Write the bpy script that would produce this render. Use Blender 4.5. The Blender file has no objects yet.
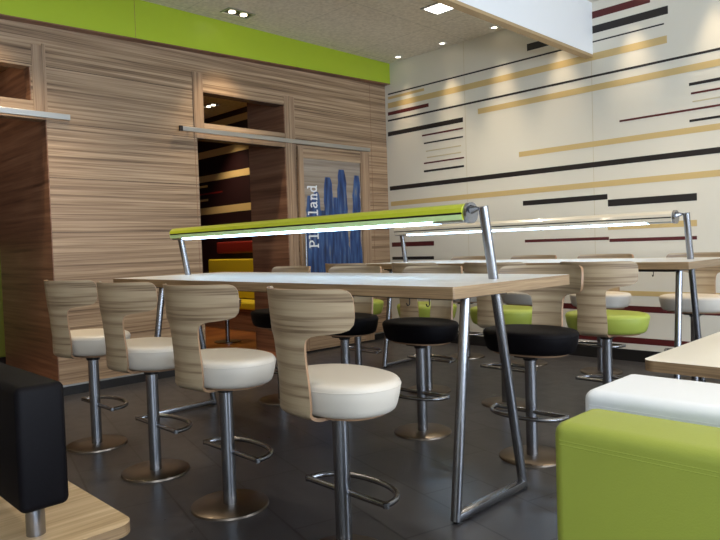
import bpy, bmesh, math, random
from mathutils import Vector, Matrix
PI = math.pi
scene = bpy.context.scene
C = scene.collection
random.seed(4)

# ------------------------------------------------------------------ helpers
def srgb(r, g, b):
    def f(c):
        c /= 255.0
        return c / 12.92 if c <= 0.04045 else ((c + 0.055) / 1.055) ** 2.4
    return (f(r), f(g), f(b), 1.0)

def new_mat(name):
    m = bpy.data.materials.new(name); m.use_nodes = True
    nt = m.node_tree
    return m, nt, nt.nodes['Principled BSDF']

def plain(name, col, rough=0.5, metal=0.0, spec=0.5, coat=0.0, bump=0.0, bscale=80, emit=None, estr=0):
    m, nt, b = new_mat(name)
    b.inputs['Base Color'].default_value = col
    b.inputs['Roughness'].default_value = rough
    b.inputs['Metallic'].default_value = metal
    b.inputs['Specular IOR Level'].default_value = spec
    b.inputs['Coat Weight'].default_value = coat
    if emit:
        b.inputs['Emission Color'].default_value = emit
        b.inputs['Emission Strength'].default_value = estr
    if bump:
        tc = nt.nodes.new('ShaderNodeTexCoord'); n = nt.nodes.new('ShaderNodeTexNoise')
        n.inputs['Scale'].default_value = bscale; n.inputs['Detail'].default_value = 4
        bp = nt.nodes.new('ShaderNodeBump'); bp.inputs['Strength'].default_value = bump
        bp.inputs['Distance'].default_value = 0.004
        nt.links.new(tc.outputs['Object'], n.inputs['Vector'])
        nt.links.new(n.outputs['Fac'], bp.inputs['Height'])
        nt.links.new(bp.outputs['Normal'], b.inputs['Normal'])
    return m

def ramp(nt, stops):
    r = nt.nodes.new('ShaderNodeValToRGB')
    e = r.color_ramp.elements
    while len(e) < len(stops): e.new(0.5)
    for el, (p, c) in zip(e, stops):
        el.position = p; el.color = c
    return r

def wood(name, stops, scale, rough=0.45, coat=0.0, panel=0.0, fine=3.0, warp=0.25, spec=0.4):
    """streaked laminate: noise stretched along the grain; scale is a vector"""
    m, nt, b = new_mat(name)
    N = nt.nodes.new; L = nt.links.new
    tc = N('ShaderNodeTexCoord')
    src = tc.outputs['Object']
    if panel:
        sx = N('ShaderNodeSeparateXYZ'); L(src, sx.inputs[0])
        d = N('ShaderNodeMath'); d.operation = 'DIVIDE'; d.inputs[1].default_value = panel; L(sx.outputs['Z'], d.inputs[0])
        fl = N('ShaderNodeMath'); fl.operation = 'FLOOR'; L(d.outputs[0], fl.inputs[0])
        mu = N('ShaderNodeMath'); mu.operation = 'MULTIPLY'; mu.inputs[1].default_value = 7.3; L(fl.outputs[0], mu.inputs[0])
        cb = N('ShaderNodeCombineXYZ'); L(mu.outputs[0], cb.inputs[1])
        ad = N('ShaderNodeVectorMath'); ad.operation = 'ADD'; L(src, ad.inputs[0]); L(cb.outputs[0], ad.inputs[1])
        src = ad.outputs[0]
    mp = N('ShaderNodeMapping'); mp.inputs['Scale'].default_value = scale; L(src, mp.inputs['Vector'])
    n1 = N('ShaderNodeTexNoise'); n1.inputs['Scale'].default_value = 1.0; n1.inputs['Detail'].default_value = 3
    n1.inputs['Roughness'].default_value = 0.55; n1.inputs['Distortion'].default_value = warp
    L(mp.outputs[0], n1.inputs['Vector'])
    n2 = N('ShaderNodeTexNoise'); n2.inputs['Scale'].default_value = fine; n2.inputs['Detail'].default_value = 5
    L(mp.outputs[0], n2.inputs['Vector'])
    mx = N('ShaderNodeMix'); mx.inputs[0].default_value = 0.38
    L(n1.outputs['Fac'], mx.inputs[2]); L(n2.outputs['Fac'], mx.inputs[3])
    r = ramp(nt, stops); L(mx.outputs[0], r.inputs[0])
    out = r.outputs[0]
    if panel:
        fr = N('ShaderNodeMath'); fr.operation = 'FRACT'; L(d.outputs[0], fr.inputs[0])
        lt = N('ShaderNodeMath'); lt.operation = 'LESS_THAN'; lt.inputs[1].default_value = 0.010; L(fr.outputs[0], lt.inputs[0])
        mc = N('ShaderNodeMix'); mc.data_type = 'RGBA'
        L(lt.outputs[0], mc.inputs[0]); L(out, mc.inputs[6]); mc.inputs[7].default_value = srgb(70, 52, 42)
        out = mc.outputs[2]
    L(out, b.inputs['Base Color'])
    b.inputs['Roughness'].default_value = rough
    b.inputs['Coat Weight'].default_value = coat
    b.inputs['Specular IOR Level'].default_value = spec
    return m

# laminate colours
Z0 = [(0.32, srgb(86, 65, 50)), (0.43, srgb(136, 110, 85)), (0.53, srgb(164, 137, 109)), (0.68, srgb(196, 168, 137))]
M = {}
M['wall_wood'] = wood('striped walnut laminate wall', Z0, (0.45, 0.45, 34), panel=0.5, rough=0.42)
M['trim_wood'] = wood('vertical grain laminate trim', [(0.3, srgb(112, 88, 68)), (0.5, srgb(158, 130, 104)), (0.7, srgb(180, 153, 124))], (30, 30, 0.8), rough=0.45)
M['jamb_wood'] = wood('dark red brown laminate', [(0.3, srgb(92, 62, 48)), (0.5, srgb(134, 96, 74)), (0.7, srgb(162, 124, 98))], (0.5, 0.5, 16), rough=0.45)  # darker and redder tone than the wall laminate
M['shell_wood'] = wood('grey striped plywood veneer', [(0.33, srgb(88, 68, 50)), (0.42, srgb(142, 120, 94)), (0.52, srgb(170, 149, 120)), (0.72, srgb(188, 168, 138))], (0.9, 0.9, 34), rough=0.42, fine=2.6, warp=0.1)
M['ply_edge'] = plain('orange plywood edge', srgb(158, 124, 94), 0.5)
M['table_edge'] = wood('table edge veneer', [(0.3, srgb(104, 82, 58)), (0.5, srgb(142, 116, 86)), (0.7, srgb(170, 143, 110))], (1.5, 1.5, 60), rough=0.4)
M['table_top'] = wood('pale glossy table laminate', [(0.3, srgb(186, 182, 176)), (0.5, srgb(202, 199, 194)), (0.7, srgb(212, 208, 202))], (0.5, 14, 26), rough=0.34, coat=0.0, spec=0.6)
M['bench_wood'] = wood('light striped bench laminate', [(0.3, srgb(150, 120, 86)), (0.45, srgb(190, 160, 120)), (0.6, srgb(216, 188, 150)), (0.75, srgb(226, 202, 168))], (20, 1.0, 20), rough=0.4)
M['cream_top'] = plain('cream laminate', srgb(243, 235, 218), 0.3, coat=0.3)
M['steel'] = plain('brushed steel', srgb(150, 150, 154), 0.27, 1.0)
M['bar_steel'] = plain('satin aluminium', srgb(190, 190, 188), 0.32, 0.9)
M['dark_steel'] = plain('dark painted steel', srgb(52, 48, 48), 0.4, 0.6)
M['foot_black'] = plain('black rubber', srgb(22, 20, 20), 0.6)
M['bronze'] = plain('brushed steel base disc', srgb(128, 116, 104), 0.32, 1.0)
M['white_leather'] = plain('white leatherette', srgb(214, 204, 190), 0.42, bump=0.12, bscale=260)
M['black_leather'] = plain('black leatherette', srgb(11, 8, 11), 0.6, spec=0.12, bump=0.12, bscale=260)
M['green_leather'] = plain('green leatherette', srgb(158, 168, 68), 0.5, bump=0.12, bscale=260)
M['bench_white'] = plain('white bench vinyl', srgb(240, 243, 248), 0.38, bump=0.1, bscale=200)
M['lime_paint'] = plain('lime green gloss panel', srgb(172, 194, 48), 0.38)
M['lime_metal'] = plain('lime green lamp housing', srgb(188, 198, 50), 0.32, coat=0.5)
M['pale_green'] = plain('pale green lower lip', srgb(206, 232, 166), 0.4)  # housing green made paler to imitate diffuser light on the lip
M['cream_metal'] = plain('cream lamp housing', srgb(214, 204, 186), 0.3, coat=0.4)
M['diffuser'] = plain('cool white lit diffuser', (0.9, 0.95, 1, 1), 0.4, emit=(0.46, 0.72, 1.0, 1), estr=12)
M['bulb'] = plain('warm lit bulb', (1, 1, 1, 1), 0.4, emit=(1.0, 0.86, 0.62, 1), estr=9)
M['sq_bulb'] = plain('neutral lit panel', (1, 1, 1, 1), 0.4, emit=(1.0, 0.96, 0.88, 1), estr=9)
M['beam_white'] = plain('white painted beam', srgb(240, 240, 241), 0.35)
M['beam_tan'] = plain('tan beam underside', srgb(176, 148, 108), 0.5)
M['mural_white'] = plain('off white wall panel', srgb(222, 216, 202), 0.5)
M['s_black'] = plain('black mural stripe', srgb(34, 28, 28), 0.45)
M['s_red'] = plain('dark red mural stripe', srgb(86, 26, 26), 0.45)
M['s_gold'] = plain('gold mural stripe', srgb(206, 178, 122), 0.45)
M['s_pale'] = plain('pale mural stripe', srgb(198, 184, 150), 0.45)
M['base_black'] = plain('black skirting', srgb(26, 24, 24), 0.45)
M['plain_wall'] = plain('off white plaster', srgb(210, 205, 196), 0.7)
M['play_red'] = plain('deep maroon wall', srgb(36, 10, 12), 0.5)
M['play_yellow'] = plain('yellow vinyl', srgb(214, 190, 40), 0.4)
M['play_scarlet'] = plain('scarlet vinyl', srgb(130, 34, 26), 0.4)
M['paint_white'] = plain('white lettering', srgb(222, 224, 226), 0.5)
M['glass_ground'] = wood('smoked grey brown print', [(0.3, srgb(126, 112, 98)), (0.5, srgb(150, 136, 122)), (0.7, srgb(170, 158, 144))], (0.5, 0.5, 16), rough=0.25)
M['window_glass'] = plain('window glass', (1, 1, 1, 1), 0.02)
_b = M['window_glass'].node_tree.nodes['Principled BSDF']; _b.inputs['Transmission Weight'].default_value = 1; _b.inputs['IOR'].default_value = 1.02
M['win_frame'] = plain('grey window frame', srgb(90, 92, 94), 0.4, 0.5)

def blue_paint():
    m, nt, b = new_mat('blue brushed paint')
    N = nt.nodes.new; L = nt.links.new
    tc = N('ShaderNodeTexCoord'); mp = N('ShaderNodeMapping'); mp.inputs['Scale'].default_value = (20, 20, 2.2)
    L(tc.outputs['Object'], mp.inputs['Vector'])
    n = N('ShaderNodeTexNoise'); n.inputs['Scale'].default_value = 1.2; n.inputs['Detail'].default_value = 5; L(mp.outputs[0], n.inputs['Vector'])
    r = ramp(nt, [(0.32, srgb(18, 34, 68)), (0.48, srgb(34, 64, 116)), (0.60, srgb(58, 90, 138)), (0.70, srgb(124, 122, 118))]); L(n.outputs['Fac'], r.inputs[0])
    L(r.outputs[0], b.inputs['Base Color']); b.inputs['Roughness'].default_value = 0.35
    return m
M['blue_paint'] = blue_paint()

def slate_floor():
    m, nt, b = new_mat('dark slate tiles')
    N = nt.nodes.new; L = nt.links.new
    tc = N('ShaderNodeTexCoord')
    mp = N('ShaderNodeMapping'); mp.vector_type = 'POINT'
    a = math.radians(14.5)
    mp.inputs['Rotation'].default_value = (0, 0, a)
    L(tc.outputs['Object'], mp.inputs['Vector'])
    sh = N('ShaderNodeVectorMath'); sh.operation = 'ADD'; sh.inputs[1].default_value = (0.16, -0.092 + 0.365, 0); L(mp.outputs[0], sh.inputs[0])
    br = N('ShaderNodeTexBrick'); br.offset = 0.5; br.squash = 1.0
    br.inputs['Scale'].default_value = 1.0; br.inputs['Brick Width'].default_value = 0.73; br.inputs['Row Height'].default_value = 0.365
    br.inputs['Mortar Size'].default_value = 0.006; br.inputs['Mortar Smooth'].default_value = 0.3
    br.inputs['Color1'].default_value = srgb(56, 56, 61); br.inputs['Color2'].default_value = srgb(65, 64, 68)
    br.inputs['Mortar'].default_value = srgb(24, 23, 26); br.inputs['Bias'].default_value = 0
    L(sh.outputs[0], br.inputs['Vector'])
    n = N('ShaderNodeTexNoise'); n.inputs['Scale'].default_value = 7; n.inputs['Detail'].default_value = 8; n.inputs['Roughness'].default_value = 0.65
    L(tc.outputs['Object'], n.inputs['Vector'])
    r = ramp(nt, [(0.3, (0.72, 0.72, 0.72, 1)), (0.7, (1.12, 1.10, 1.06, 1))]); L(n.outputs['Fac'], r.inputs[0])
    mx = N('ShaderNodeMix'); mx.data_type = 'RGBA'; mx.blend_type = 'MULTIPLY'; mx.inputs[0].default_value = 1
    L(br.outputs['Color'], mx.inputs[6]); L(r.outputs[0], mx.inputs[7]); L(mx.outputs[2], b.inputs['Base Color'])
    r2 = ramp(nt, [(0.3, (0.27, 0.27, 0.27, 1)), (0.7, (0.38, 0.38, 0.38, 1))]); L(n.outputs['Fac'], r2.inputs[0]); L(r2.outputs[0], b.inputs['Roughness'])
    b.inputs['Specular IOR Level'].default_value = 0.75
    bp = N('ShaderNodeBump'); bp.inputs['Strength'].default_value = 0.2; bp.inputs['Distance'].default_value = 0.004
    L(n.outputs['Fac'], bp.inputs['Height']); L(bp.outputs['Normal'], b.inputs['Normal'])
    return m
M['floor'] = slate_floor()

def ceiling_mat():
    m, nt, b = new_mat('grey brown acoustic ceiling')
    N = nt.nodes.new; L = nt.links.new
    tc = N('ShaderNodeTexCoord')
    n = N('ShaderNodeTexNoise'); n.inputs['Scale'].default_value = 26; n.inputs['Detail'].default_value = 6; L(tc.outputs['Object'], n.inputs['Vector'])
    r = ramp(nt, [(0.3, srgb(206, 198, 182)), (0.7, srgb(232, 224, 208))]); L(n.outputs['Fac'], r.inputs[0])
    br = N('ShaderNodeTexBrick'); br.offset = 0; br.inputs['Scale'].default_value = 1
    br.inputs['Brick Width'].default_value = 1.2; br.inputs['Row Height'].default_value = 1.2; br.inputs['Mortar Size'].default_value = 0.004
    br.inputs['Color1'].default_value = br.inputs['Color2'].default_value = (1, 1, 1, 1); br.inputs['Mortar'].default_value = (0.7, 0.7, 0.7, 1)
    L(tc.outputs['Object'], br.inputs['Vector'])
    mx = N('ShaderNodeMix'); mx.data_type = 'RGBA'; mx.blend_type = 'MULTIPLY'; mx.inputs[0].default_value = 1
    L(r.outputs[0], mx.inputs[6]); L(br.outputs['Color'], mx.inputs[7]); L(mx.outputs[2], b.inputs['Base Color'])
    b.inputs['Roughness'].default_value = 0.85
    return m
M['ceiling'] = ceiling_mat()
M['play_floor'] = wood('orange brown vinyl floor', [(0.3, srgb(96, 54, 26)), (0.5, srgb(134, 80, 40)), (0.7, srgb(164, 106, 56))], (3, 0.7, 1), rough=0.3)

def obj(name, bm, mats, parent=None, smooth=False, kind=None):
    me = bpy.data.meshes.new(name)
    bmesh.ops.recalc_face_normals(bm, faces=bm.faces[:])
    bm.to_mesh(me); bm.free()
    if not isinstance(mats, (list, tuple)): mats = [mats]
    for m in mats: me.materials.append(M[m])
    if smooth:
        for p in me.polygons: p.use_smooth = True
        me.set_sharp_from_angle(angle=math.radians(38))
    o = bpy.data.objects.new(name, me); C.objects.link(o)
    if parent: o.parent = parent
    if kind: o['kind'] = kind
    return o

def box(bm, x0, x1, y0, y1, z0, z1, mi=0, bev=0.0, seg=2):
    r = bmesh.ops.create_cube(bm, size=1)
    vs = r['verts']
    for v in vs:
        v.co = Vector(((x0 + x1) / 2 + v.co.x * (x1 - x0), (y0 + y1) / 2 + v.co.y * (y1 - y0), (z0 + z1) / 2 + v.co.z * (z1 - z0)))
    fs = {f for v in vs for f in v.link_faces}
    for f in fs: f.material_index = mi
    if bev:
        es = {e for v in vs for e in v.link_edges}
        bmesh.ops.bevel(bm, geom=list(es), offset=bev, segments=seg, profile=0.5, affect='EDGES', material=mi)
    return bm

def tube(bm, pts, r, n=16, mi=0, closed=False, cap=True):
    pts = [Vector(p) for p in pts]
    rs = r if isinstance(r, (list, tuple)) else [r] * len(pts)
    rings = []; up = None; m = len(pts)
    for i, p in enumerate(pts):
        a = pts[(i - 1) % m] if (closed or i > 0) else p
        b = pts[(i + 1) % m] if (closed or i < m - 1) else p
        t = (b - a).normalized()
        if up is None:
            up = Vector((0, 0, 1)) if abs(t.z) < 0.9 else Vector((1, 0, 0))
        s = t.cross(up).normalized(); up = s.cross(t).normalized()
        # mitre scale
        k = 1.0
        if (closed or 0 < i < m - 1):
            d0 = (p - a).normalized(); k = 1.0 / max(0.5, d0.dot(t))
        ring = []
        for j in range(n):
            an = 2 * PI * j / n
            ring.append(bm.verts.new(p + s * math.cos(an) * rs[i] * k + up * math.sin(an) * rs[i]))
        rings.append(ring)
    cnt = m if closed else m - 1
    for i in range(cnt):
        A, B = rings[i], rings[(i + 1) % m]
        for j in range(n):
            f = bm.faces.new((A[j], A[(j + 1) % n], B[(j + 1) % n], B[j])); f.material_index = mi
    if cap and not closed:
        bm.faces.new(rings[0][::-1]).material_index = mi; bm.faces.new(rings[-1]).material_index = mi
    return bm

def lathe(bm, prof, n=40, mi=0, cx=0, cy=0):
    rings = []
    for r, z in prof:
        if r < 1e-6: rings.append([bm.verts.new((cx, cy, z))])
        else: rings.append([bm.verts.new((cx + r * math.cos(2 * PI * j / n), cy + r * math.sin(2 * PI * j / n), z)) for j in range(n)])
    for A, B in zip(rings, rings[1:]):
        for j in range(n):
            a0, a1 = A[j % len(A)], A[(j + 1) % len(A)]; b0, b1 = B[j % len(B)], B[(j + 1) % len(B)]
            vs = []
            for v in (a0, a1, b1, b0):
                if v not in vs: vs.append(v)
            if len(vs) > 2: bm.faces.new(vs).material_index = mi
    return bm

def loft_super(bm, prof, ex=2.4, n=56, mi=0):
    """prof: list of (a, b, z) superellipse sections"""
    rings = []
    for a, b, z in prof:
        if a < 1e-6: rings.append([bm.verts.new((0, 0, z))]); continue
        ring = []
        for j in range(n):
            t = 2 * PI * j / n; c, s = math.cos(t), math.sin(t)
            ring.append(bm.verts.new((a * math.copysign(abs(c) ** (2 / ex), c), b * math.copysign(abs(s) ** (2 / ex), s), z)))
        rings.append(ring)
    for A, B in zip(rings, rings[1:]):
        for j in range(n):
            vs = []
            for v in (A[j % len(A)], A[(j + 1) % len(A)], B[(j + 1) % len(B)], B[j % len(B)]):
                if v not in vs: vs.append(v)
            if len(vs) > 2: bm.faces.new(vs).material_index = mi
    return bm

def B_(*boxes):
    bm = bmesh.new()
    for b in boxes:
        kw = b[-1] if isinstance(b[-1], dict) else {}
        a = b[:-1] if kw else b
        box(bm, *a, **kw)
    return bm

def slab(bm, x0, x1, y0, y1, z0, z1, rad=0.05, seg=6, edge=1, top=0, corners=(1, 1, 1, 1)):
    """rounded-corner board; edge faces get their own material"""
    pts = []
    cs = [(x1, y1, 0), (x0, y1, 90), (x0, y0, 180), (x1, y0, 270)]
    for (cx, cy, a0), on in zip(cs, corners):
        r = rad if on else 0.003
        ox = cx - r if cx == x1 else cx + r; oy = cy - r if cy == y1 else cy + r
        for k in range(seg + 1):
            a = math.radians(a0 + 90 * k / seg)
            pts.append((ox + r * math.cos(a), oy + r * math.sin(a)))
    lo = [bm.verts.new((x, y, z0)) for x, y in pts]; hi = [bm.verts.new((x, y, z1)) for x, y in pts]
    bm.faces.new(hi).material_index = top; bm.faces.new(lo[::-1]).material_index = edge
    n = len(pts)
    for i in range(n): bm.faces.new((lo[i], lo[(i + 1) % n], hi[(i + 1) % n], hi[i])).material_index = edge
    return bm

def thing(name, label, cat, loc=(0, 0, 0), rotz=0, group=None):
    o = bpy.data.objects.new(name, None); C.objects.link(o); o.empty_display_size = 0.1
    o.location = loc; o.rotation_euler = (0, 0, rotz); o['label'] = label; o['category'] = cat
    if group: o['group'] = group
    return o

def struct(name, bm, m, parent=None):
    return obj(name, bm, m, parent, kind='structure')

# ------------------------------------------------------------------ dimensions
XW, YW, ZC = -6.20, 6.75, 3.78     # wood wall plane, striped wall plane, ceiling height
XR, YF = 3.6, -3.6                 # right wall, wall behind the camera
XP = -12.0                         # far wall of the playroom

# ------------------------------------------------------------------ setting
struct('floor', B_((XW, XR, YF, YW + 0.1, -0.1, 0)), 'floor')
struct('floor_playroom', B_((XP, XW, YF, YW + 0.1, -0.1, 0.0)), 'play_floor')
struct('ceiling', B_((XP, XR, YF, YW + 0.1, ZC, ZC + 0.1)), 'ceiling')

# wood wall with two doorways and the high openings above them
wl = bmesh.new()
D = XW - 0.14
box(wl, D, XW, YF, 0.9, 0, ZC)
box(wl, D, XW, 0.9, 2.22, 2.52, 2.68)
box(wl, D, XW, 0.9, 2.22, 2.98, ZC)
box(wl, D, XW, 2.10, 2.22, 2.68, 2.98)
box(wl, D, XW, 2.22, 3.76, 0, ZC)
box(wl, D, XW, 3.76, 4.96, 2.50, 2.67)
box(wl, D, XW, 3.76, 3.85, 2.67, 3.0)
box(wl, D, XW, 3.76, 4.96, 3.0, ZC)
box(wl, D, XW, 4.96, YW + 0.1, 0, ZC)
wall_left = struct('wall_left', wl, 'wall_wood')
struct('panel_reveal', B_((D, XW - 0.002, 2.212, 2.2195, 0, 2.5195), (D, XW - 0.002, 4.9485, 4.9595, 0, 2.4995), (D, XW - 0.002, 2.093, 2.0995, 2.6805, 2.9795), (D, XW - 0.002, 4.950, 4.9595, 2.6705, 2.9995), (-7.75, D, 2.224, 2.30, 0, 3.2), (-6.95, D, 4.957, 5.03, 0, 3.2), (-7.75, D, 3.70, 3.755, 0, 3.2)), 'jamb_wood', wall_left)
# vertical joints between wall panels
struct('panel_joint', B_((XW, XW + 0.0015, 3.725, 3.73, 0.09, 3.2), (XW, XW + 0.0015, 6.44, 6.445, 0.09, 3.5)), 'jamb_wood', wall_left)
struct('trim_1', B_((XW, XW + 0.008, 2.115, 2.225, 2.52, 3.18, {'bev': 0.002}), (XW, XW + 0.014, 2.205, 2.232, 2.52, 3.2, {'bev': 0.002})), 'trim_wood')
struct('trim_2', B_((XW, XW + 0.008, 3.745, 3.85, 2.50, 3.20, {'bev': 0.002}), (XW, XW + 0.014, 3.725, 3.75, 2.50, 3.20, {'bev': 0.002})), 'trim_wood')
struct('trim_3', B_((XW, XW + 0.008, 4.96, 5.02, 0.09, 3.12, {'bev': 0.002}), (XW, XW + 0.018, 5.02, 5.05, 0.09, 3.12, {'bev': 0.002}), (XW, XW + 0.008, 5.05, 5.11, 0.09, 3.12, {'bev': 0.002})), 'trim_wood')
struct('baseboard_left', B_((XW, XW + 0.02, 2.22, 3.76, 0, 0.08), (XW, XW + 0.02, 4.96, YW - 0.02, 0, 0.08), (XW, XW + 0.02, YF, 0.9, 0, 0.08)), 'base_black')
struct('trim_4', B_((XW, XW + 0.012, 2.22, 3.76, 0.08, 0.095), (XW, XW + 0.012, 5.11, YW, 0.08, 0.095)), 'bar_steel')

# striped wall
wall_back = struct('wall_back', B_((XP, XR, YW, YW + 0.12, 0, ZC)), 'mural_white')
struct('baseboard_back', B_((XW + 0.02, XR, YW - 0.018, YW, 0, 0.12)), 'base_black')
KX = {'b': 0, 'r': 1, 'g': 2, 'p': 3}
def zx(a):  # x on wall, from table
    return a
stripes = [  # x0, x1, z centre, height, colour : on the plane of the striped wall
 (-6.145, -3.530, 3.369, 0.019, 'b'),
 (-6.146, -5.504, 3.315, 0.036, 'g'),
 (-6.151, -2.433, 3.212, 0.074, 'g'),
 (-6.156, -5.435, 3.101, 0.047, 'r'),
 (-6.160, -0.994, 3.008, 0.023, 'b'),
 (-4.667, -0.996, 2.885, 0.066, 'g'),
 (-6.168, -4.894, 2.824, 0.059, 'b'),
 (-5.561, -4.897, 2.718, 0.021, 'r'),
 (-5.531, -4.901, 2.613, 0.019, 'b'),
 (-5.501, -4.935, 2.506, 0.014, 'p'),
 (-5.487, -4.938, 2.422, 0.014, 'p'),
 (-5.541, -4.894, 2.352, 0.019, 'r'),
 (-5.545, -4.898, 2.247, 0.026, 'b'),
 (-6.163, -1.005, 2.074, 0.057, 'b'),
 (-6.153, -1.007, 1.860, 0.062, 'g'),
 (-4.111, -1.003, 2.293, 0.059, 'g'),
 (-4.074, -3.062, 1.722, 0.056, 'b'),
 (-3.058, -2.180, 1.653, 0.071, 'b'),
 (-3.063, -2.183, 1.401, 0.061, 'g'),
 (-4.060, -3.054, 1.282, 0.033, 'r'),
 (-3.049, -2.185, 1.260, 0.035, 'r'),
 (-6.158, -5.412, 1.294, 0.061, 'r'),
 (-6.157, -5.419, 1.104, 0.041, 'b'),
 (-3.383, -2.588, 3.647, 0.073, 'r'),
 (-3.973, -2.419, 3.494, 0.079, 'b'),
 (-3.530, -2.458, 3.368, 0.015, 'b'),
 (-2.236, -0.998, 2.732, 0.028, 'b'),
 (-2.220, -0.999, 2.643, 0.019, 'r'),
 (-2.207, -1.000, 2.563, 0.012, 'p'),
 (-2.918, -1.000, 2.490, 0.020, 'r'),
 (-2.237, -1.002, 2.384, 0.023, 'b'),
 (-3.75, 1.5, 0.545, 0.062, 'r'), (-3.1, -1.2, 0.705, 0.05, 'g'), (-4.6, 1.5, 0.215, 0.064, 'r'),
]
sb = bmesh.new()
for i, (x0, x1, z, h, c) in enumerate(stripes):
    box(sb, x0, x1, YW - 0.0015 - 0.0002 * (i % 3), YW + 0.01, z - h / 2, z + h / 2, mi=KX[c])
struct('painted_stripes', sb, ['s_black', 's_red', 's_gold', 's_pale'], wall_back)
jb = bmesh.new()
for x in (-4.86, -3.21, -1.6): box(jb, x, x + 0.004, YW - 0.001, YW + 0.01, 0.18, ZC)
struct('panel_joint', jb, 's_pale', wall_back)

# green fascia above the wood wall (its lower edge climbs slightly)
gb = bmesh.new()
XF = XW + 0.10
ys = (YF, YW)
zb = lambda y: 3.36 + (y - 1.9) * 0.030
for s in (0,):
    pr = []
    for y in ys:
        pr.append([gb.verts.new((x, y, z)) for x, z in ((XF, zb(y)), (XF, ZC), (XW, ZC), (XW, zb(y)))])
    for k in range(4): gb.faces.new((pr[0][k], pr[0][(k + 1) % 4], pr[1][(k + 1) % 4], pr[1][k]))
    gb.faces.new(pr[0]); gb.faces.new(pr[1][::-1])
struct('trim_5', gb, 'lime_paint')
g2 = bmesh.new()
pr = []
for y in ys: pr.append([g2.verts.new((x, y, z)) for x, z in ((XF + 0.004, zb(y) - 0.01), (XF + 0.004, zb(y) + 0.0), (XW, zb(y)), (XW, zb(y) - 0.01))])
for k in range(4): g2.faces.new((pr[0][k], pr[0][(k + 1) % 4], pr[1][(k + 1) % 4], pr[1][k]))
g2.faces.new(pr[0]); g2.faces.new(pr[1][::-1])
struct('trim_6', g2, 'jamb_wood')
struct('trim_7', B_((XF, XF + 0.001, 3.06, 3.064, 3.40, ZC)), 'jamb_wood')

# dropped white beam along the room
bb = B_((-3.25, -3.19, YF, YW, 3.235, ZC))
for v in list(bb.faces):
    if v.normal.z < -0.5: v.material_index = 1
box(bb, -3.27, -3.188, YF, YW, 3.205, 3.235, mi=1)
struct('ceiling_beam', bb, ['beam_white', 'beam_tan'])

# right wall with big windows, wall behind the camera
def window_wall():
    W = bmesh.new()
    wins = [(-2.9, -0.5), (0.0, 2.4), (2.9, 5.3)]
    y = YF
    for a, b in wins:
        box(W, XR, XR + 0.2, y, a, 0, ZC); y = b
        box(W, XR, XR + 0.2, a, b, 0, 0.5); box(W, XR, XR + 0.2, a, b, 3.2, ZC)
    box(W, XR, XR + 0.2, y, YW + 0.12, 0, ZC)
    struct('wall_right', W, 'plain_wall')
    for i, (a, b) in enumerate(wins):
        f = B_((XR + 0.05, XR + 0.1, a, a + 0.06, 0.5, 3.2), (XR + 0.05, XR + 0.1, b - 0.06, b, 0.5, 3.2), (XR + 0.05, XR + 0.1, a + 0.06, b - 0.06, 0.5, 0.56),
               (XR + 0.05, XR + 0.1, a + 0.06, b - 0.06, 3.14, 3.2), (XR + 0.05, XR + 0.1, (a + b) / 2 - 0.03, (a + b) / 2 + 0.03, 0.56, 3.14))
        w = struct('window_%d' % (i + 1), f, 'win_frame')
        struct('pane', B_((XR + 0.072, XR + 0.078, a + 0.06, b - 0.06, 0.56, 3.14)), 'window_glass', w)
window_wall()
struct('wall_front', B_((XP, XR + 0.2, YF - 0.15, YF, 0, ZC)), 'plain_wall')

# playroom beyond the doorways
struct('wall_playroom_side', B_((XP - 0.1, XP, YF, YW, 0, ZC)), 'play_red')
pw = struct('wall_playroom_back', B_((XP, D, YW - 0.02, YW, 0, ZC)), 'play_red')
ps = bmesh.new()
for z, h in ((3.11, 0.13), (2.66, 0.12), (2.05, 0.13), (3.62, 0.12)): box(ps, XP, D, YW - 0.024, YW - 0.01, z - h / 2, z + h / 2)
for z, x1 in ((2.52, -10.8), (2.26, -10.8)): box(ps, XP, x1, YW - 0.024, YW - 0.01, z - 0.02, z + 0.02)
struct('painted_stripes', ps, 's_gold', pw)
pr_ = bmesh.new(); box(pr_, XP, -10.3, YW - 0.024, YW - 0.01, 2.36, 2.39)
struct('painted_stripes', pr_, 'play_scarlet', pw)

# ------------------------------------------------------------------ sliding door and rails
rail = thing('sliding_door_rail', 'long slim metal sliding rail fixed above the doorway and blue painted door', 'rail', (XW, 4.96, 2.575))
rb = bmesh.new(); box(rb, 0.035, 0.06, -1.42, 1.40, -0.024, 0.024, bev=0.003); obj('bar', rb, 'bar_steel', rail)
for y in (-1.3, -0.5, 0.4, 1.3):
    rb = bmesh.new(); tube(rb, [(0, y, 0), (0.036, y, 0)], 0.012, 12); obj('standoff', rb, 'steel', rail, True)
rb = bmesh.new(); box(rb, 0.033, 0.062, -1.432, -1.40, -0.027, 0.027); obj('end_stop', rb, 'dark_steel', rail)
rail = thing('sliding_door_rail', 'bright metal sliding rail ending beside the dark doorway at the left edge', 'rail', (XW, 0.4, 2.555))
rb = bmesh.new(); box(rb, 0.035, 0.06, -0.9, 2.01, -0.026, 0.026, bev=0.003); obj('bar', rb, 'bar_steel', rail)
for y in (-0.8, 0.6, 1.9):
    rb = bmesh.new(); tube(rb, [(0, y, 0), (0.036, y, 0)], 0.012, 12); obj('standoff', rb, 'steel', rail, True)

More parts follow.
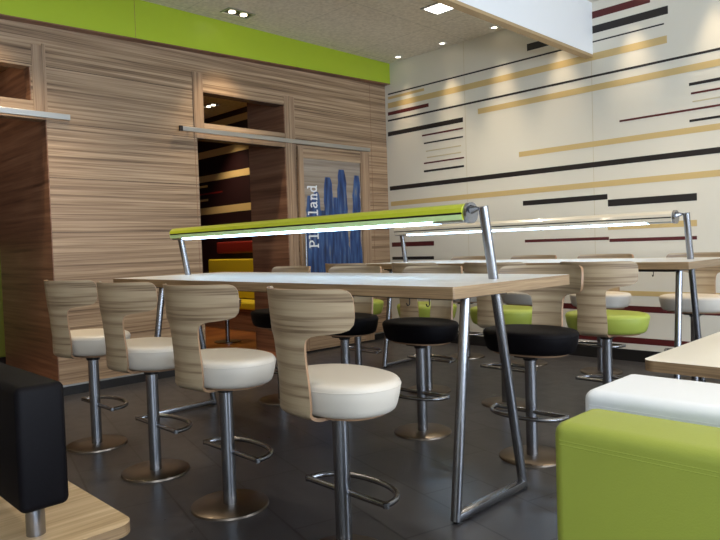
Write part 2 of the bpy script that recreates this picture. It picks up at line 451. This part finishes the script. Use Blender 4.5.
door = thing('sliding_door', 'wood framed sliding door with blue brush strokes and white upright word Playland', 'door', (XW, 5.725, 0))
X0, X1 = 0.022, 0.062
yl, yr = -0.62, 0.60
db = bmesh.new()
box(db, X0, X1, yl, yl + 0.075, 0.02, 2.53, bev=0.003); box(db, X0, X1, yr - 0.16, yr, 0.02, 2.53, bev=0.003)
obj('door_stile', db, 'trim_wood', door)
db = bmesh.new()
box(db, X0, X1 - 0.002, yl + 0.075, yr - 0.16, 2.385, 2.53, bev=0.003); box(db, X0, X1 - 0.002, yl + 0.075, yr - 0.16, 0.02, 0.2, bev=0.003)
obj('door_crosspiece', db, 'wall_wood', door)
pane = obj('painted_panel', B_((X0 + 0.006, X0 + 0.022, yl + 0.075, yr - 0.16, 0.2, 2.385)), 'glass_ground', door)
PX = X0 + 0.022
ya, yb_ = yl + 0.078, yr - 0.163       # panel edges
WP = yb_ - ya
strokes = [  # relative (u0,u1,zbottom,ztop,lean)
 (0.0, 0.33, 0.21, 1.80, 0.0), (0.02, 0.16, 1.3, 1.93, 0.01), (0.14, 0.27, 1.2, 1.98, 0.0), (0.33, 0.50, 1.1, 2.17, -0.005), (0.28, 0.62, 0.21, 1.74, 0.0), (0.26, 0.40, 1.2, 1.75, -0.02),
 (0.56, 0.74, 1.1, 2.28, 0.006), (0.48, 0.68, 0.21, 1.80, 0.02), (0.44, 0.56, 1.0, 1.92, 0.03), (0.56, 0.80, 0.21, 1.30, 0.0), (0.80, 0.95, 1.0, 2.22, 0.05), (0.76, 0.99, 0.21, 1.62, 0.0), (0.72, 0.88, 0.21, 1.22, 0.0)]
st = bmesh.new()
for i, (u0, u1, za, zt, ln) in enumerate(strokes):
    n = 14; x = PX + 0.0006 + 0.0003 * i
    L_, R_ = [], []
    for k in range(n + 1):
        t = k / n; z = za + (zt - za) * t
        taper = 1 - 0.3 * max(0, (t - 0.6) / 0.4) ** 1.5
        if k == n: taper *= 0.75
        c = (u0 + u1) / 2 + ln * t; w = (u1 - u0) / 2 * taper
        j = random.uniform(-0.008, 0.008)
        a_ = max(0.0, c - w + j); b_ = min(1.0, c + w + j)
        L_.append(st.verts.new((x, ya + a_ * WP, z))); R_.append(st.verts.new((x, ya + b_ * WP, z)))
    for k in range(n): st.faces.new((L_[k], R_[k], R_[k + 1], L_[k + 1]))
obj('brush_strokes', st, 'blue_paint', pane)
# lettering: slab-serif strokes on a 0.6 x 1 cell, reading upward
G = {
 'P': [[(0.12, 0), (0.12, 0.9)], [(0.0, 0), (0.26, 0)], [(0.0, 0.9), (0.36, 0.9), (0.5, 0.8), (0.5, 0.58), (0.36, 0.46), (0.12, 0.46)]],
 'l': [[(0.1, 0.92), (0.28, 0.92), (0.28, 0)], [(0.08, 0), (0.48, 0)]],
 'a': [[(0.08, 0.56), (0.2, 0.62), (0.34, 0.6), (0.4, 0.5), (0.4, 0.08), (0.5, 0.0)], [(0.4, 0.36), (0.18, 0.34), (0.06, 0.22), (0.08, 0.06), (0.22, 0.0), (0.4, 0.12)]],
 'y': [[(0.1, 0.6), (0.29, 0.02)], [(0.46, 0.6), (0.26, -0.1), (0.18, -0.25), (0.04, -0.25)], [(0.02, 0.6), (0.2, 0.6)], [(0.36, 0.6), (0.54, 0.6)]],
 'n': [[(0.12, 0.0), (0.12, 0.6)], [(0.02, 0.6), (0.12, 0.6)], [(0.12, 0.44), (0.24, 0.6), (0.36, 0.58), (0.42, 0.46), (0.42, 0)], [(0.04, 0), (0.2, 0)], [(0.34, 0), (0.52, 0)]],
 'd': [[(0.30, 0.92), (0.42, 0.92), (0.42, 0.0), (0.52, 0.0)], [(0.42, 0.46), (0.28, 0.6), (0.12, 0.52), (0.06, 0.3), (0.12, 0.06), (0.28, 0.0), (0.42, 0.14)]]}
tx = bmesh.new()
TZ0, TZ1 = 1.29, 2.07; cell = (TZ1 - TZ0) / 8; H = 0.155; yb0 = ya + 0.20
th = 0.0095
xx = PX + 0.0055
for i, ch in enumerate('Playland'):
    for pl in G[ch]:
        for (a0, b0), (a1, b1) in zip(pl, pl[1:]):
            p = Vector((TZ0 + cell * i + a0 / 0.6 * cell * 0.96, yb0 - b0 * H)); q = Vector((TZ0 + cell * i + a1 / 0.6 * cell * 0.96, yb0 - b1 * H))
            d = (q - p).normalized(); p -= d * th * 0.5; q += d * th * 0.5; nn = Vector((-d.y, d.x)) * th
            vs = [tx.verts.new((xx, v.y, v.x)) for v in (p + nn, q + nn, q - nn, p - nn)]
            tx.faces.new(vs)
            xx += 0.00002
obj('lettering', tx, 'paint_white', pane)
hb = bmesh.new(); tube(hb, [(X1, yl + 0.035, 0.95), (X1 + 0.04, yl + 0.035, 0.95), (X1 + 0.04, yl + 0.035, 1.5), (X1, yl + 0.035, 1.5)], 0.011, 12); obj('door_handle', hb, 'steel', door, True)

# ------------------------------------------------------------------ bar stools
def seat_bm():
    bm = bmesh.new()
    loft_super(bm, [(0.0, 0.0, 0.772), (0.12, 0.085, 0.7715), (0.21, 0.15, 0.769), (0.250, 0.182, 0.7655), (0.272, 0.196, 0.760), (0.282, 0.204, 0.750), (0.285, 0.207, 0.738),
                    (0.279, 0.201, 0.70), (0.270, 0.193, 0.665), (0.262, 0.186, 0.646), (0.250, 0.176, 0.636), (0.235, 0.165, 0.634), (0.0, 0.0, 0.634)], ex=2.25)
    return bm
def seam_bm():
    bm = bmesh.new(); pts = []
    for j in range(56):
        t = 2 * PI * j / 56; c, s = math.cos(t), math.sin(t); e = 2 / 2.25
        pts.append((0.2845 * math.copysign(abs(c) ** e, c), 0.2065 * math.copysign(abs(s) ** e, s), 0.738))
    tube(bm, pts, 0.0022, 6, closed=True); return bm
def shell_bm():
    """bent plywood: broad wrap-around back panel, stem, curl under the seat"""
    rows = []  # z, yc, halfwidth, k(curve)
    for z, w in ((1.128, 0.235), (1.127, 0.25), (1.122, 0.264), (1.112, 0.274), (1.095, 0.280), (1.06, 0.281), (1.02, 0.279), (0.995, 0.274), (0.978, 0.262), (0.968, 0.240),
                 (0.962, 0.205), (0.957, 0.165), (0.950, 0.132), (0.938, 0.114), (0.92, 0.106), (0.88, 0.102), (0.82, 0.102), (0.76, 0.104), (0.70, 0.107), (0.665, 0.108)):
        yc = -0.238 - 0.035 * max(0, (z - 0.75) / 0.38)
        rows.append((z, yc, w, 1.75))
    for a in range(1, 8):
        an = math.radians(a * 90 / 7)
        rows.append((0.665 - 0.05 * math.sin(an), -0.238 + 0.085 * (1 - math.cos(an)), 0.108 - 0.01 * math.sin(an), 1.75 * (1 - a / 7)))
    rows.append((0.615, -0.06, 0.09, 0)); rows.append((0.615, 0.05, 0.085, 0)); rows.append((0.615, 0.09, 0.06, 0))
    bm = bmesh.new(); NX = 18; T = 0.013
    fr, bk = [], []
    def P(i, off):
        z, yc, w, k = rows[i]
        a = rows[max(0, i - 1)]; b = rows[min(len(rows) - 1, i + 1)]
        ty, tz = b[1] - a[1], b[0] - a[0]; ln = math.hypot(ty, tz) or 1
        ny, nz = -tz / ln, ty / ln          # outward at top: tz<0 -> ny>0 (towards seat)
        out = []
        for j in range(NX + 1):
            x = -w + 2 * w * j / NX
            nx = -2 * k * x; l2 = math.sqrt(nx * nx + 1)
            out.append(bm.verts.new((x + off * nx / l2, yc + k * x * x + off * ny / l2, z + off * nz)))
        return out
    for i in range(len(rows)): fr.append(P(i, T)); bk.append(P(i, 0))
    n = len(rows)
    for i in range(n - 1):
        for j in range(NX):
            bm.faces.new((fr[i][j], fr[i][j + 1], fr[i + 1][j + 1], fr[i + 1][j]))
            bm.faces.new((bk[i][j + 1], bk[i][j], bk[i + 1][j], bk[i + 1][j + 1]))
        bm.faces.new((bk[i][0], fr[i][0], fr[i + 1][0], bk[i + 1][0])).material_index = 1
        bm.faces.new((fr[i][NX], bk[i][NX], bk[i + 1][NX], fr[i + 1][NX])).material_index = 1
    for j in range(NX):
        bm.faces.new((bk[0][j], bk[0][j + 1], fr[0][j + 1], fr[0][j])).material_index = 1
        bm.faces.new((fr[-1][j], fr[-1][j + 1], bk[-1][j + 1], bk[-1][j])).material_index = 1
    return bm

stools = {}
def make_stool(colour):
    t = thing('bar_stool', '', 'bar stool')
    seat = obj('seat', seat_bm(), colour + '_leather', t, True)
    obj('seam', seam_bm(), colour + '_leather', seat, True)
    obj('backrest', shell_bm(), ['shell_wood', 'ply_edge'], t, True)
    bm = bmesh.new(); loft_super(bm, [(0, 0, 0.634), (0.225, 0.155, 0.634), (0.222, 0.152, 0.622), (0.0, 0.0, 0.621)]); obj('seat_board', bm, 'ply_edge', t, True)
    bm = bmesh.new(); box(bm, -0.07, 0.07, -0.05, 0.07, 0.597, 0.6148, bev=0.004); lathe(bm, [(0.0, 0.5975), (0.045, 0.5975), (0.042, 0.58), (0, 0.58)], 24); obj('mount_plate', bm, 'dark_steel', t, True)
    bm = bmesh.new(); lathe(bm, [(0, 0.58), (0.034, 0.58), (0.034, 0.012), (0.0, 0.012)], 28); obj('pole', bm, 'steel', t, True)
    bm = bmesh.new()
    pts = [(-0.245, 0.0, 0.275), (0.245, 0.0, 0.275)]
    tube(bm, [(-0.235, 0.012, 0.275), (-0.234, 0.012, 0.275), (0.234, 0.012, 0.275), (0.235, 0.012, 0.275)], 0.013, 12)
    arc = []
    for k in range(21):
        an = PI * k / 20; arc.append((0.232 * math.copysign(abs(math.cos(an)) ** 0.9, math.cos(an)), 0.014 + 0.165 * math.sin(an) ** 0.8, 0.275))
    tube(bm, arc, 0.013, 12)
    for s in (-1, 1): lathe(bm, [(0, 0.288), (0.0135, 0.286), (0.0135, 0.264), (0, 0.262)], 12, cx=0.233 * s, cy=0.013)
    obj('footrest', bm, 'steel', t, True)
    bm = bmesh.new(); lathe(bm, [(0, 0.016), (0.05, 0.016), (0.186, 0.014), (0.193, 0.010), (0.195, 0.0), (0, 0.0)], 56); obj('base', bm, 'bronze', t, True)
    return t

def dup(root):
    r = root.copy(); C.objects.link(r)
    for ch in list(root.children):
        c = ch.copy(); C.objects.link(c); c.parent = r
        for g in ch.children:
            d = g.copy(); C.objects.link(d); d.parent = c
    return r

protos = {}
def stool(colour, x, y, rot, swivel, label, group):
    if colour not in protos:
        protos[colour] = make_stool(colour); t = protos[colour]
    else:
        t = dup(protos[colour])
    t.location = (x, y, 0); t.rotation_euler = (0, 0, rot); t['label'] = label; t['group'] = group
    for ch in t.children:
        if ch.name.split('.')[0] in ('seat', 'backrest', 'seat_board', 'mount_plate'):
            ch.rotation_euler = (0, 0, swivel)
    return t
R = math.radians
gA, gB, gC, gD = 'white stools along the near side of the green lamp table', 'black stools along the far side of the green lamp table', 'green stools on the near side of the back table', 'white stools between the back table and striped wall'
stool('white', -1.96, 1.80, 0, R(-6), 'white seated wooden bar stool closest to the camera, by the table corner', gA)
stool('white', -2.80, 1.80, 0, R(6), 'white bar stool with pale plywood back, next left from the closest one', gA)
stool('white', -3.575, 1.80, 0, R(6), 'white bar stool with plywood back, second from the left in the front row', gA)
stool('white', -4.40, 1.80, 0, R(10), 'white bar stool farthest left in the front row, near the wood wall', gA)
stool('black', -2.035, 3.41, PI, R(2), 'black seated bar stool behind the near table legs, largest of the black ones', gB)
stool('black', -2.87, 3.40, PI, R(-4), 'black seated bar stool seen whole under the middle of the near table', gB)
stool('black', -3.62, 3.40, PI, R(3), 'black seated bar stool partly hidden by the closest white stool backrest', gB)
stool('black', -4.42, 3.40, PI, R(-3), 'black seated bar stool glimpsed between the two nearest white stools', gB)
stool('green', -2.03, 4.42, 0, R(0), 'lime green seated bar stool with its back turned, seen whole right of the black ones', gC)
stool('green', -2.86, 4.42, 0, R(2), 'lime green bar stool seen behind the near table legs and rightmost black stool', gC)
stool('green', -3.65, 4.42, 0, R(-3), 'lime green bar stool showing just above the middle black seat', gC)
stool('green', -4.52, 4.42, 0, R(2), 'lime green bar stool farthest from the right, in front of the sliding door', gC)
stool('white', -1.98, 6.03, PI, R(0), 'white bar stool against the striped wall behind the back table right end', gD)
stool('white', -2.83, 6.03, PI, R(2), 'white bar stool by the striped wall, showing behind the whole green stool', gD)
stool('white', -3.62, 6.03, PI, R(-2), 'white bar stool by the striped wall with only its back top showing mid table', gD)
stool('white', -4.40, 6.03, PI, R(2), 'white bar stool by the striped wall nearest the wood wall corner', gD)

# ------------------------------------------------------------------ high tables with lamps
def high_table(y0, housing, label):
    t = thing('high_table', label, 'table', (-3.25 if y0 < 4 else -3.205, y0, 0))
    XL, XRr = -1.64, 1.597
    bm = bmesh.new(); slab(bm, XL, XRr, -0.50, 0.50, 1.048, 1.10, rad=0.006, seg=2); obj('tabletop', bm, ['table_top', 'table_edge'], t)
    bm = bmesh.new()
    for y in (-0.24, 0.16): box(bm, -1.47, 1.42, y - 0.02, y + 0.02, 1.018, 1.047)
    for x in (-1.485, 1.418): box(bm, x - 0.035, x + 0.035, -0.26, 0.10, 1.025, 1.047)
    obj('under_frame', bm, 'dark_steel', t)
    for s in (-1, 1):
        x = 1.418 if s > 0 else -1.485
        bm = bmesh.new(); tube(bm, [(x + 0.018 * s, -0.318, 0.012), (x, -0.172, 1.03)], 0.0245, 20); obj('leg', bm, 'steel', t, True)
        # far leg runs on through the top and carries the lamp
        bm = bmesh.new(); top = 1.455
        yt = 0.285 - 0.285 * top / 1.455
        pts = [(x + 0.018 * s, 0.262, 0.012), (x, -0.008, top)]
        if s > 0: pts.append((x - 0.075, -0.004, top - 0.008))
        tube(bm, pts, 0.0245, 20)
        obj('leg', bm, 'steel', t, True)
        bm = bmesh.new(); box(bm, x - 0.024 + 0.018 * s, x + 0.024 + 0.018 * s, -0.318, 0.262, 0.008, 0.046, bev=0.006); obj('foot_bar', bm, 'steel', t, True)
        for yy in (-0.305, 0.262):
            bm = bmesh.new(); lathe(bm, [(0, 0.0115), (0.018, 0.0115), (0.02, 0.0), (0, 0)], 16, cx=x + 0.018 * s, cy=yy); obj('levelling_foot', bm, 'foot_black', t, True)
    # lamp housing: rounded channel with lit underside, runs between the two posts
    xa, xb = -1.545, 1.325
    prof = [(-0.052, -0.036), (-0.061, -0.010), (-0.056, -0.008), (-0.056, -0.002), (-0.063, 0.0), (-0.057, 0.022), (-0.036, 0.040), (0.0, 0.047), (0.036, 0.040), (0.058, 0.018), (0.062, -0.012), (0.052, -0.036)]
    bm = bmesh.new()
    A = [bm.verts.new((xa, y, 1.432 + z)) for y, z in prof]; Bv = [bm.verts.new((xb, y, 1.432 + z)) for y, z in prof]
    n = len(prof)
    for k in range(n): bm.faces.new((A[k], A[(k + 1) % n], Bv[(k + 1) % n], Bv[k])).material_index = 1 if k == 0 else (2 if k in (1, 2, 3) else 0)
    bm.faces.new(A); bm.faces.new(Bv[::-1])
    hs = obj('lamp_housing', bm, [housing, 'pale_green' if housing == 'lime_metal' else 'cream_metal', 'dark_steel'], t)
    bm = bmesh.new()
    dp = [(-0.051, -0.0365), (-0.048, -0.043), (-0.038, -0.048), (-0.015, -0.051), (0.015, -0.051), (0.038, -0.048), (0.048, -0.043), (0.051, -0.0365)]
    A = [bm.verts.new((xa + 0.17, y, 1.432 + z)) for y, z in dp]; Bv = [bm.verts.new((xb - 0.20, y, 1.432 + z)) for y, z in dp]
    n = len(dp)
    for k in range(n): bm.faces.new((A[k], A[(k + 1) % n], Bv[(k + 1) % n], Bv[k]))
    bm.faces.new(A); bm.faces.new(Bv[::-1])
    obj('diffuser', bm, 'diffuser', hs)
    for c0, c1 in ((xb - 0.199, xb), (xa, xa + 0.169)):
        bm = bmesh.new(); box(bm, c0, c1, -0.044, 0.044, 1.432 - 0.048, 1.432 - 0.0365, bev=0.003); obj('blank_cover', bm, 'bar_steel', hs)
    bm = bmesh.new(); tube(bm, [(xb, 0, 1.43), (xb + 0.022, 0, 1.43)], 0.052, 28); obj('end_disc', bm, 'steel', hs, True)
    # bag hooks under the front rail
    for x in (1.13, 1.255):
        bm = bmesh.new(); tube(bm, [(x, -0.24, 1.02), (x, -0.24, 0.992), (x, -0.246, 0.984), (x, -0.258, 0.984), (x, -0.264, 0.996)], 0.0028, 8); obj('bag_hook', bm, 'dark_steel', t, True)
    return t
high_table(2.68, 'lime_metal', 'long high table nearest the camera carrying a lime green strip lamp')
high_table(5.30, 'cream_metal', 'long high table further back with a cream strip lamp, before the striped wall')

# ------------------------------------------------------------------ low table at right
t = thing('low_table', 'cream topped low table with rounded corner behind the white bench', 'table', (-1.15, 2.83, 0))
bm = bmesh.new(); slab(bm, 0, 1.5, 0, 1.15, 0.705, 0.752, rad=0.055, seg=8); obj('tabletop', bm, ['cream_top', 'table_edge'], t)
bm = bmesh.new(); box(bm, 0.35, 0.45, 0.2, 0.95, 0.665, 0.704); box(bm, 1.05, 1.15, 0.2, 0.95, 0.665, 0.704); box(bm, 0.45, 1.05, 0.53, 0.61, 0.665, 0.704); obj('under_frame', bm, 'dark_steel', t)
for x in (0.40, 1.10):
    bm = bmesh.new(); lathe(bm, [(0, 0.664), (0.035, 0.664), (0.035, 0.012), (0, 0.012)], 24, cx=x, cy=0.57); obj('leg', bm, 'steel', t, True)
    bm = bmesh.new(); lathe(bm, [(0, 0.012), (0.22, 0.009), (0.22, 0), (0, 0)], 40, cx=x, cy=0.57); obj('base', bm, 'bronze', t, True)

# ------------------------------------------------------------------ benches
def pad(bm, x0, x1, y0, y1, z0, z1, r=0.03, seg=5): return box(bm, x0, x1, y0, y1, z0, z1, bev=r, seg=seg)
def upright_bench(name, label, mat, x0, y0, y1, ztop, seat_dir, x1=1.2):
    t = thing(name, label, 'bench', (x0, y0, 0))
    L_ = x1 - x0; T_ = y1 - y0
    bm = bmesh.new(); pad(bm, 0, L_, 0, T_, 0.12, ztop, 0.028)
    b = obj('backrest', bm, mat, t, True)
    bm = bmesh.new()
    for z, y in ((ztop - 0.036, 0.0006), (ztop - 0.044, 0.0006)):
        tube(bm, [(0.02, y, z), (0.021, y, z), (L_ - 0.02, y, z)], 0.0014, 6)
    obj('stitching', bm, mat, b, True)
    bm = bmesh.new()
    if seat_dir < 0: pad(bm, 0.0, L_, -0.46, -0.002, 0.32, 0.46, 0.03)
    else: pad(bm, 0.0, L_, T_ + 0.002, T_ + 0.42, 0.32, 0.46, 0.03)
    obj('seat', bm, mat, t, True)
    bm = bmesh.new()
    if seat_dir < 0: box(bm, 0.05, L_ - 0.05, -0.40, T_ - 0.02, 0.0, 0.118)
    else: box(bm, 0.05, L_ - 0.05, 0.02, T_ + 0.36, 0.0, 0.118)
    bm2 = bm
    obj('plinth', bm2, 'base_black', t)
    bm = bmesh.new()
    if seat_dir < 0: box(bm, 0.03, L_ - 0.03, -0.42, -0.004, 0.1185, 0.319)
    else: box(bm, 0.03, L_ - 0.03, T_ + 0.004, T_ + 0.38, 0.1185, 0.319)
    obj('seat_box', bm, 'bench_wood', t)
    return t
upright_bench('upholstered_bench', 'lime green upholstered bench back filling the lower right corner', 'green_leather', -0.68, 1.21, 1.39, 0.908, -1)
upright_bench('upholstered_bench', 'white upholstered bench back just behind the lime green one', 'bench_white', -0.757, 1.50, 1.775, 0.913, 1)

t = thing('post_bench', 'light wood bench with black padded backrest on steel post at the left edge', 'bench', (-1.97, 0.655, 0))
bm = bmesh.new(); slab(bm, -1.9, 0.04, -0.24, 0.245, 0.415, 0.45, rad=0.06, seg=8); obj('seat', bm, ['bench_wood', 'table_edge'], t)
bm = bmesh.new(); pad(bm, -1.6, 0.03, -0.08, 0.055, 0.565, 0.922, 0.02, 4); obj('backrest', bm, 'black_leather', t, True)
for x in (-0.11, -1.45):
    bm = bmesh.new(); lathe(bm, [(0, 0.564), (0.027, 0.564), (0.027, 0.451), (0, 0.451)], 24, cx=x, cy=0.0); obj('backrest_post', bm, 'steel', t, True)
for x in (-0.35, -1.5):
    bm = bmesh.new(); lathe(bm, [(0, 0.414), (0.03, 0.414), (0.03, 0.012), (0.16, 0.01), (0.16, 0), (0, 0)], 32, cx=x, cy=0.0); obj('leg', bm, 'steel', t, True)

# ------------------------------------------------------------------ things in the playroom
t = thing('low_stool', 'cream topped stool standing in the warm lit playroom beyond the doorway', 'stool', (-7.9, 5.15, 0))
bm = bmesh.new(); lathe(bm, [(0, 0.60), (0.19, 0.60), (0.21, 0.585), (0.20, 0.50), (0.17, 0.47), (0, 0.47)], 40); obj('seat', bm, 'white_leather', t, True)
bm = bmesh.new(); lathe(bm, [(0, 0.469), (0.03, 0.469), (0.03, 0.012), (0, 0.012)], 20); obj('pole', bm, 'steel', t, True)
bm = bmesh.new(); lathe(bm, [(0, 0.012), (0.19, 0.01), (0.19, 0), (0, 0)], 40); obj('base', bm, 'bronze', t, True)
t = thing('padded_bench', 'yellow and scarlet padded bench against the far maroon playroom wall', 'bench', (-10.4, 6.72, 0))
bm = bmesh.new(); pad(bm, 0.0, 2.6, -0.30, -0.12, 0.465, 1.14, 0.03); obj('backrest', bm, 'play_yellow', t, True)
bm = bmesh.new(); pad(bm, 0.0, 2.6, -0.11, -0.01, 1.24, 1.45, 0.03); obj('headrest', bm, 'play_scarlet', t, True)
bm = bmesh.new(); pad(bm, 0.0, 2.6, -0.75, -0.305, 0.34, 0.46, 0.03); obj('seat', bm, 'play_yellow', t, True)
bm = bmesh.new(); box(bm, 0.05, 2.55, -0.70, -0.02, 0.0, 0.335); obj('seat_box', bm, 'jamb_wood', t)
t = thing('padded_partition', 'lime green partition seen beyond the dark doorway at the left edge', 'partition', (-8.6, 2.4, 0))
bm = bmesh.new(); pad(bm, -0.04, 0.04, -0.9, 0.9, 0.1, 1.42, 0.03); obj('panel', bm, 'green_leather', t, True)
bm = bmesh.new(); box(bm, -0.04, 0.04, -0.85, 0.85, 0, 0.099); obj('plinth', bm, 'base_black', t)

# ------------------------------------------------------------------ ceiling lights
def lamp(name, kind, loc, energy, col, size=0.05, spot=None, blend=0.6, rot=(0, 0, 0), sy=None):
    l = bpy.data.lights.new(name, kind); l.energy = energy; l.color = col
    if kind == 'SPOT': l.spot_size = spot; l.spot_blend = blend; l.shadow_soft_size = size
    elif kind == 'AREA': l.size = size; l.shape = 'RECTANGLE' if sy else 'SQUARE'; l.size_y = sy or size
    else: l.shadow_soft_size = size
    o = bpy.data.objects.new(name, l); C.objects.link(o); o.location = loc; o.rotation_euler = rot
    return o
WARM = (1.0, 0.80, 0.54)
def round_spot(x, y, label, watt=85, ang=48):
    t = thing('ceiling_spotlight', label, 'ceiling light', (x, y, ZC), group='round spotlights washing the striped wall')
    bm = bmesh.new(); lathe(bm, [(0.032, -0.001), (0.058, -0.002), (0.058, -0.007), (0.034, -0.010), (0.032, -0.001)], 32); obj('trim_ring', bm, 'beam_white', t, True)
    bm = bmesh.new(); lathe(bm, [(0, -0.0005), (0.03, -0.0005), (0.03, -0.006), (0, -0.008)], 28); obj('bulb', bm, 'bulb', t, True)
    lamp('spotlight_glow', 'SPOT', (x, y, ZC - 0.03), watt, WARM, 0.05, R(ang), 1.0)
sp = [(-5.80, 'small round ceiling spotlight nearest the green fascia corner'), (-5.06, 'small round ceiling spotlight between the other two in view'), (-4.30, 'small round ceiling spotlight closest to the white beam'),
      (-3.55, 'small round ceiling spotlight tucked just left behind the white beam'), (-2.75, 'small round ceiling spotlight just right of the white beam'), (-2.0, 'small round ceiling spotlight above the upper right mural stripes'), (-1.2, 'small round ceiling spotlight beyond the right side of the mural')]
for x, lb in sp: round_spot(x, 6.59, lb)
def double_spot(x, y, label, watt=60, along='y'):
    t = thing('double_downlight', label, 'ceiling light', (x, y, ZC), 0 if along == 'y' else PI / 2)
    bm = bmesh.new()
    box(bm, -0.085, 0.085, -0.165, -0.15, -0.012, -0.001); box(bm, -0.085, 0.085, 0.15, 0.165, -0.012, -0.001)
    box(bm, -0.085, -0.07, -0.15, 0.15, -0.012, -0.001); box(bm, 0.07, 0.085, -0.15, 0.15, -0.012, -0.001)
    obj('frame', bm, 'bar_steel', t)
    bm = bmesh.new(); box(bm, -0.07, 0.07, -0.15, 0.15, -0.003, -0.001); obj('backing', bm, 'dark_steel', t)
    for s in (-1, 1):
        bm = bmesh.new(); lathe(bm, [(0, -0.004), (0.036, -0.004), (0.034, -0.014), (0, -0.02)], 24, cx=0, cy=0.072 * s); obj('bulb', bm, 'bulb', t, True)
    lamp('downlight_glow', 'SPOT', (x, y, ZC - 0.05), watt, WARM, 0.05, R(84), 0.9)
double_spot(-5.79, 4.06, 'twin bulb ceiling downlight beside the green fascia', 170)
double_spot(-5.79, 1.6, 'twin bulb ceiling downlight above the left edge doorway', 170)
double_spot(-9.74, 6.2, 'twin bulb downlight seen through the high opening, in the playroom', 260, 'x')
double_spot(-8.4, 4.6, 'twin bulb downlight in the playroom ceiling near the doorway', 200)
t = thing('square_ceiling_light', 'bright square ceiling panel light left of the white beam', 'ceiling light', (-4.33, 5.60, ZC))
bm = bmesh.new()
box(bm, -0.14, 0.14, -0.14, -0.115, -0.012, -0.001); box(bm, -0.14, 0.14, 0.115, 0.14, -0.012, -0.001); box(bm, -0.14, -0.115, -0.115, 0.115, -0.012, -0.001); box(bm, 0.115, 0.14, -0.115, 0.115, -0.012, -0.001)
obj('frame', bm, 'bar_steel', t)
bm = bmesh.new(); box(bm, -0.115, 0.115, -0.115, 0.115, -0.008, -0.001); obj('diffuser', bm, 'sq_bulb', t)
lamp('panel_glow', 'SPOT', (-4.33, 5.6, ZC - 0.03), 170, (1, .88, .68), 0.1, R(120), 0.8)
# added spots for the unseen ceiling, no fixtures; one brightens the bench tops
for x, y in ((-4.33, 1.7), (-1.4, 3.6), (0.2, 1.9), (1.4, 2.0), (1.4, 5.2), (-4.4, -1.6)):
    lamp('room_fill_spot', 'SPOT', (x, y, ZC - 0.04), 130 if x > 0 and y < 2 else 75, (1.0, .86, .68), 0.08, R(140), 0.8)

for x, y in ((-7.0, 1.5), (-8.6, 1.2), (-9.2, 3.4)): lamp('corridor_fill_spot', 'SPOT', (x, y, ZC - 0.04), 30, (1.0, .78, .55), 0.08, R(140), 0.8)  # added warm spots without fixtures, lighting the reveals and rooms beyond
for x, y, wt in ((-2.2, 5.6, 150), (-5.3, 2.2, 120)): lamp('room_fill_spot', 'SPOT', (x, y, ZC - 0.04), wt, (1.0, .82, .58), 0.08, R(95), 0.9)  # added spots without fixtures, brightening the far floor
# daylight through the windows on the right
for a, b in [(-2.9, -0.5), (0.0, 2.4), (2.9, 5.3)]:
    lamp('window_daylight', 'AREA', (XR + 0.03, (a + b) / 2, 1.85), 165, (0.66, 0.81, 1.0), 2.2, rot=(0, R(90), 0), sy=2.5)
for a, b in [(-2.9, -0.5), (0.0, 2.4), (2.9, 5.3)]:  # added upward fill at the windows, brightens the ceiling
    lamp('ceiling_fill', 'AREA', (XR + 0.02, (a + b) / 2, 1.0), 58, (0.86, 0.93, 1.0), 0.9, rot=(0, R(125), 0), sy=2.3)
w = bpy.data.worlds.new('World'); scene.world = w; w.use_nodes = True
w.node_tree.nodes['Background'].inputs[0].default_value = (0.62, 0.78, 1.0, 1); w.node_tree.nodes['Background'].inputs[1].default_value = 1.0

# ------------------------------------------------------------------ camera
cam = bpy.data.cameras.new('camera'); co = bpy.data.objects.new('camera', cam); C.objects.link(co); scene.camera = co
yaw, pit, rol = R(-45.2454), R(-2.0312), R(-1.9036)
f = Vector((math.sin(yaw) * math.cos(pit), math.cos(yaw) * math.cos(pit), math.sin(pit)))
r = Vector((math.cos(yaw), -math.sin(yaw), 0)); u = r.cross(f)
r2 = r * math.cos(rol) + u * math.sin(rol); u2 = -r * math.sin(rol) + u * math.cos(rol)
mw = Matrix((( r2.x, u2.x, -f.x, 0), (r2.y, u2.y, -f.y, 0), (r2.z, u2.z, -f.z, 1.28), (0, 0, 0, 1)))
co.matrix_world = mw
cam.sensor_width = 36; cam.sensor_fit = 'HORIZONTAL'; cam.lens = 654.09 / 720 * 36
cam.clip_start = 0.02

vs = scene.view_settings
vs.view_transform = 'Standard'; vs.look = 'None'; vs.gamma = 1; vs.use_curve_mapping = False
vs.exposure = -0.3
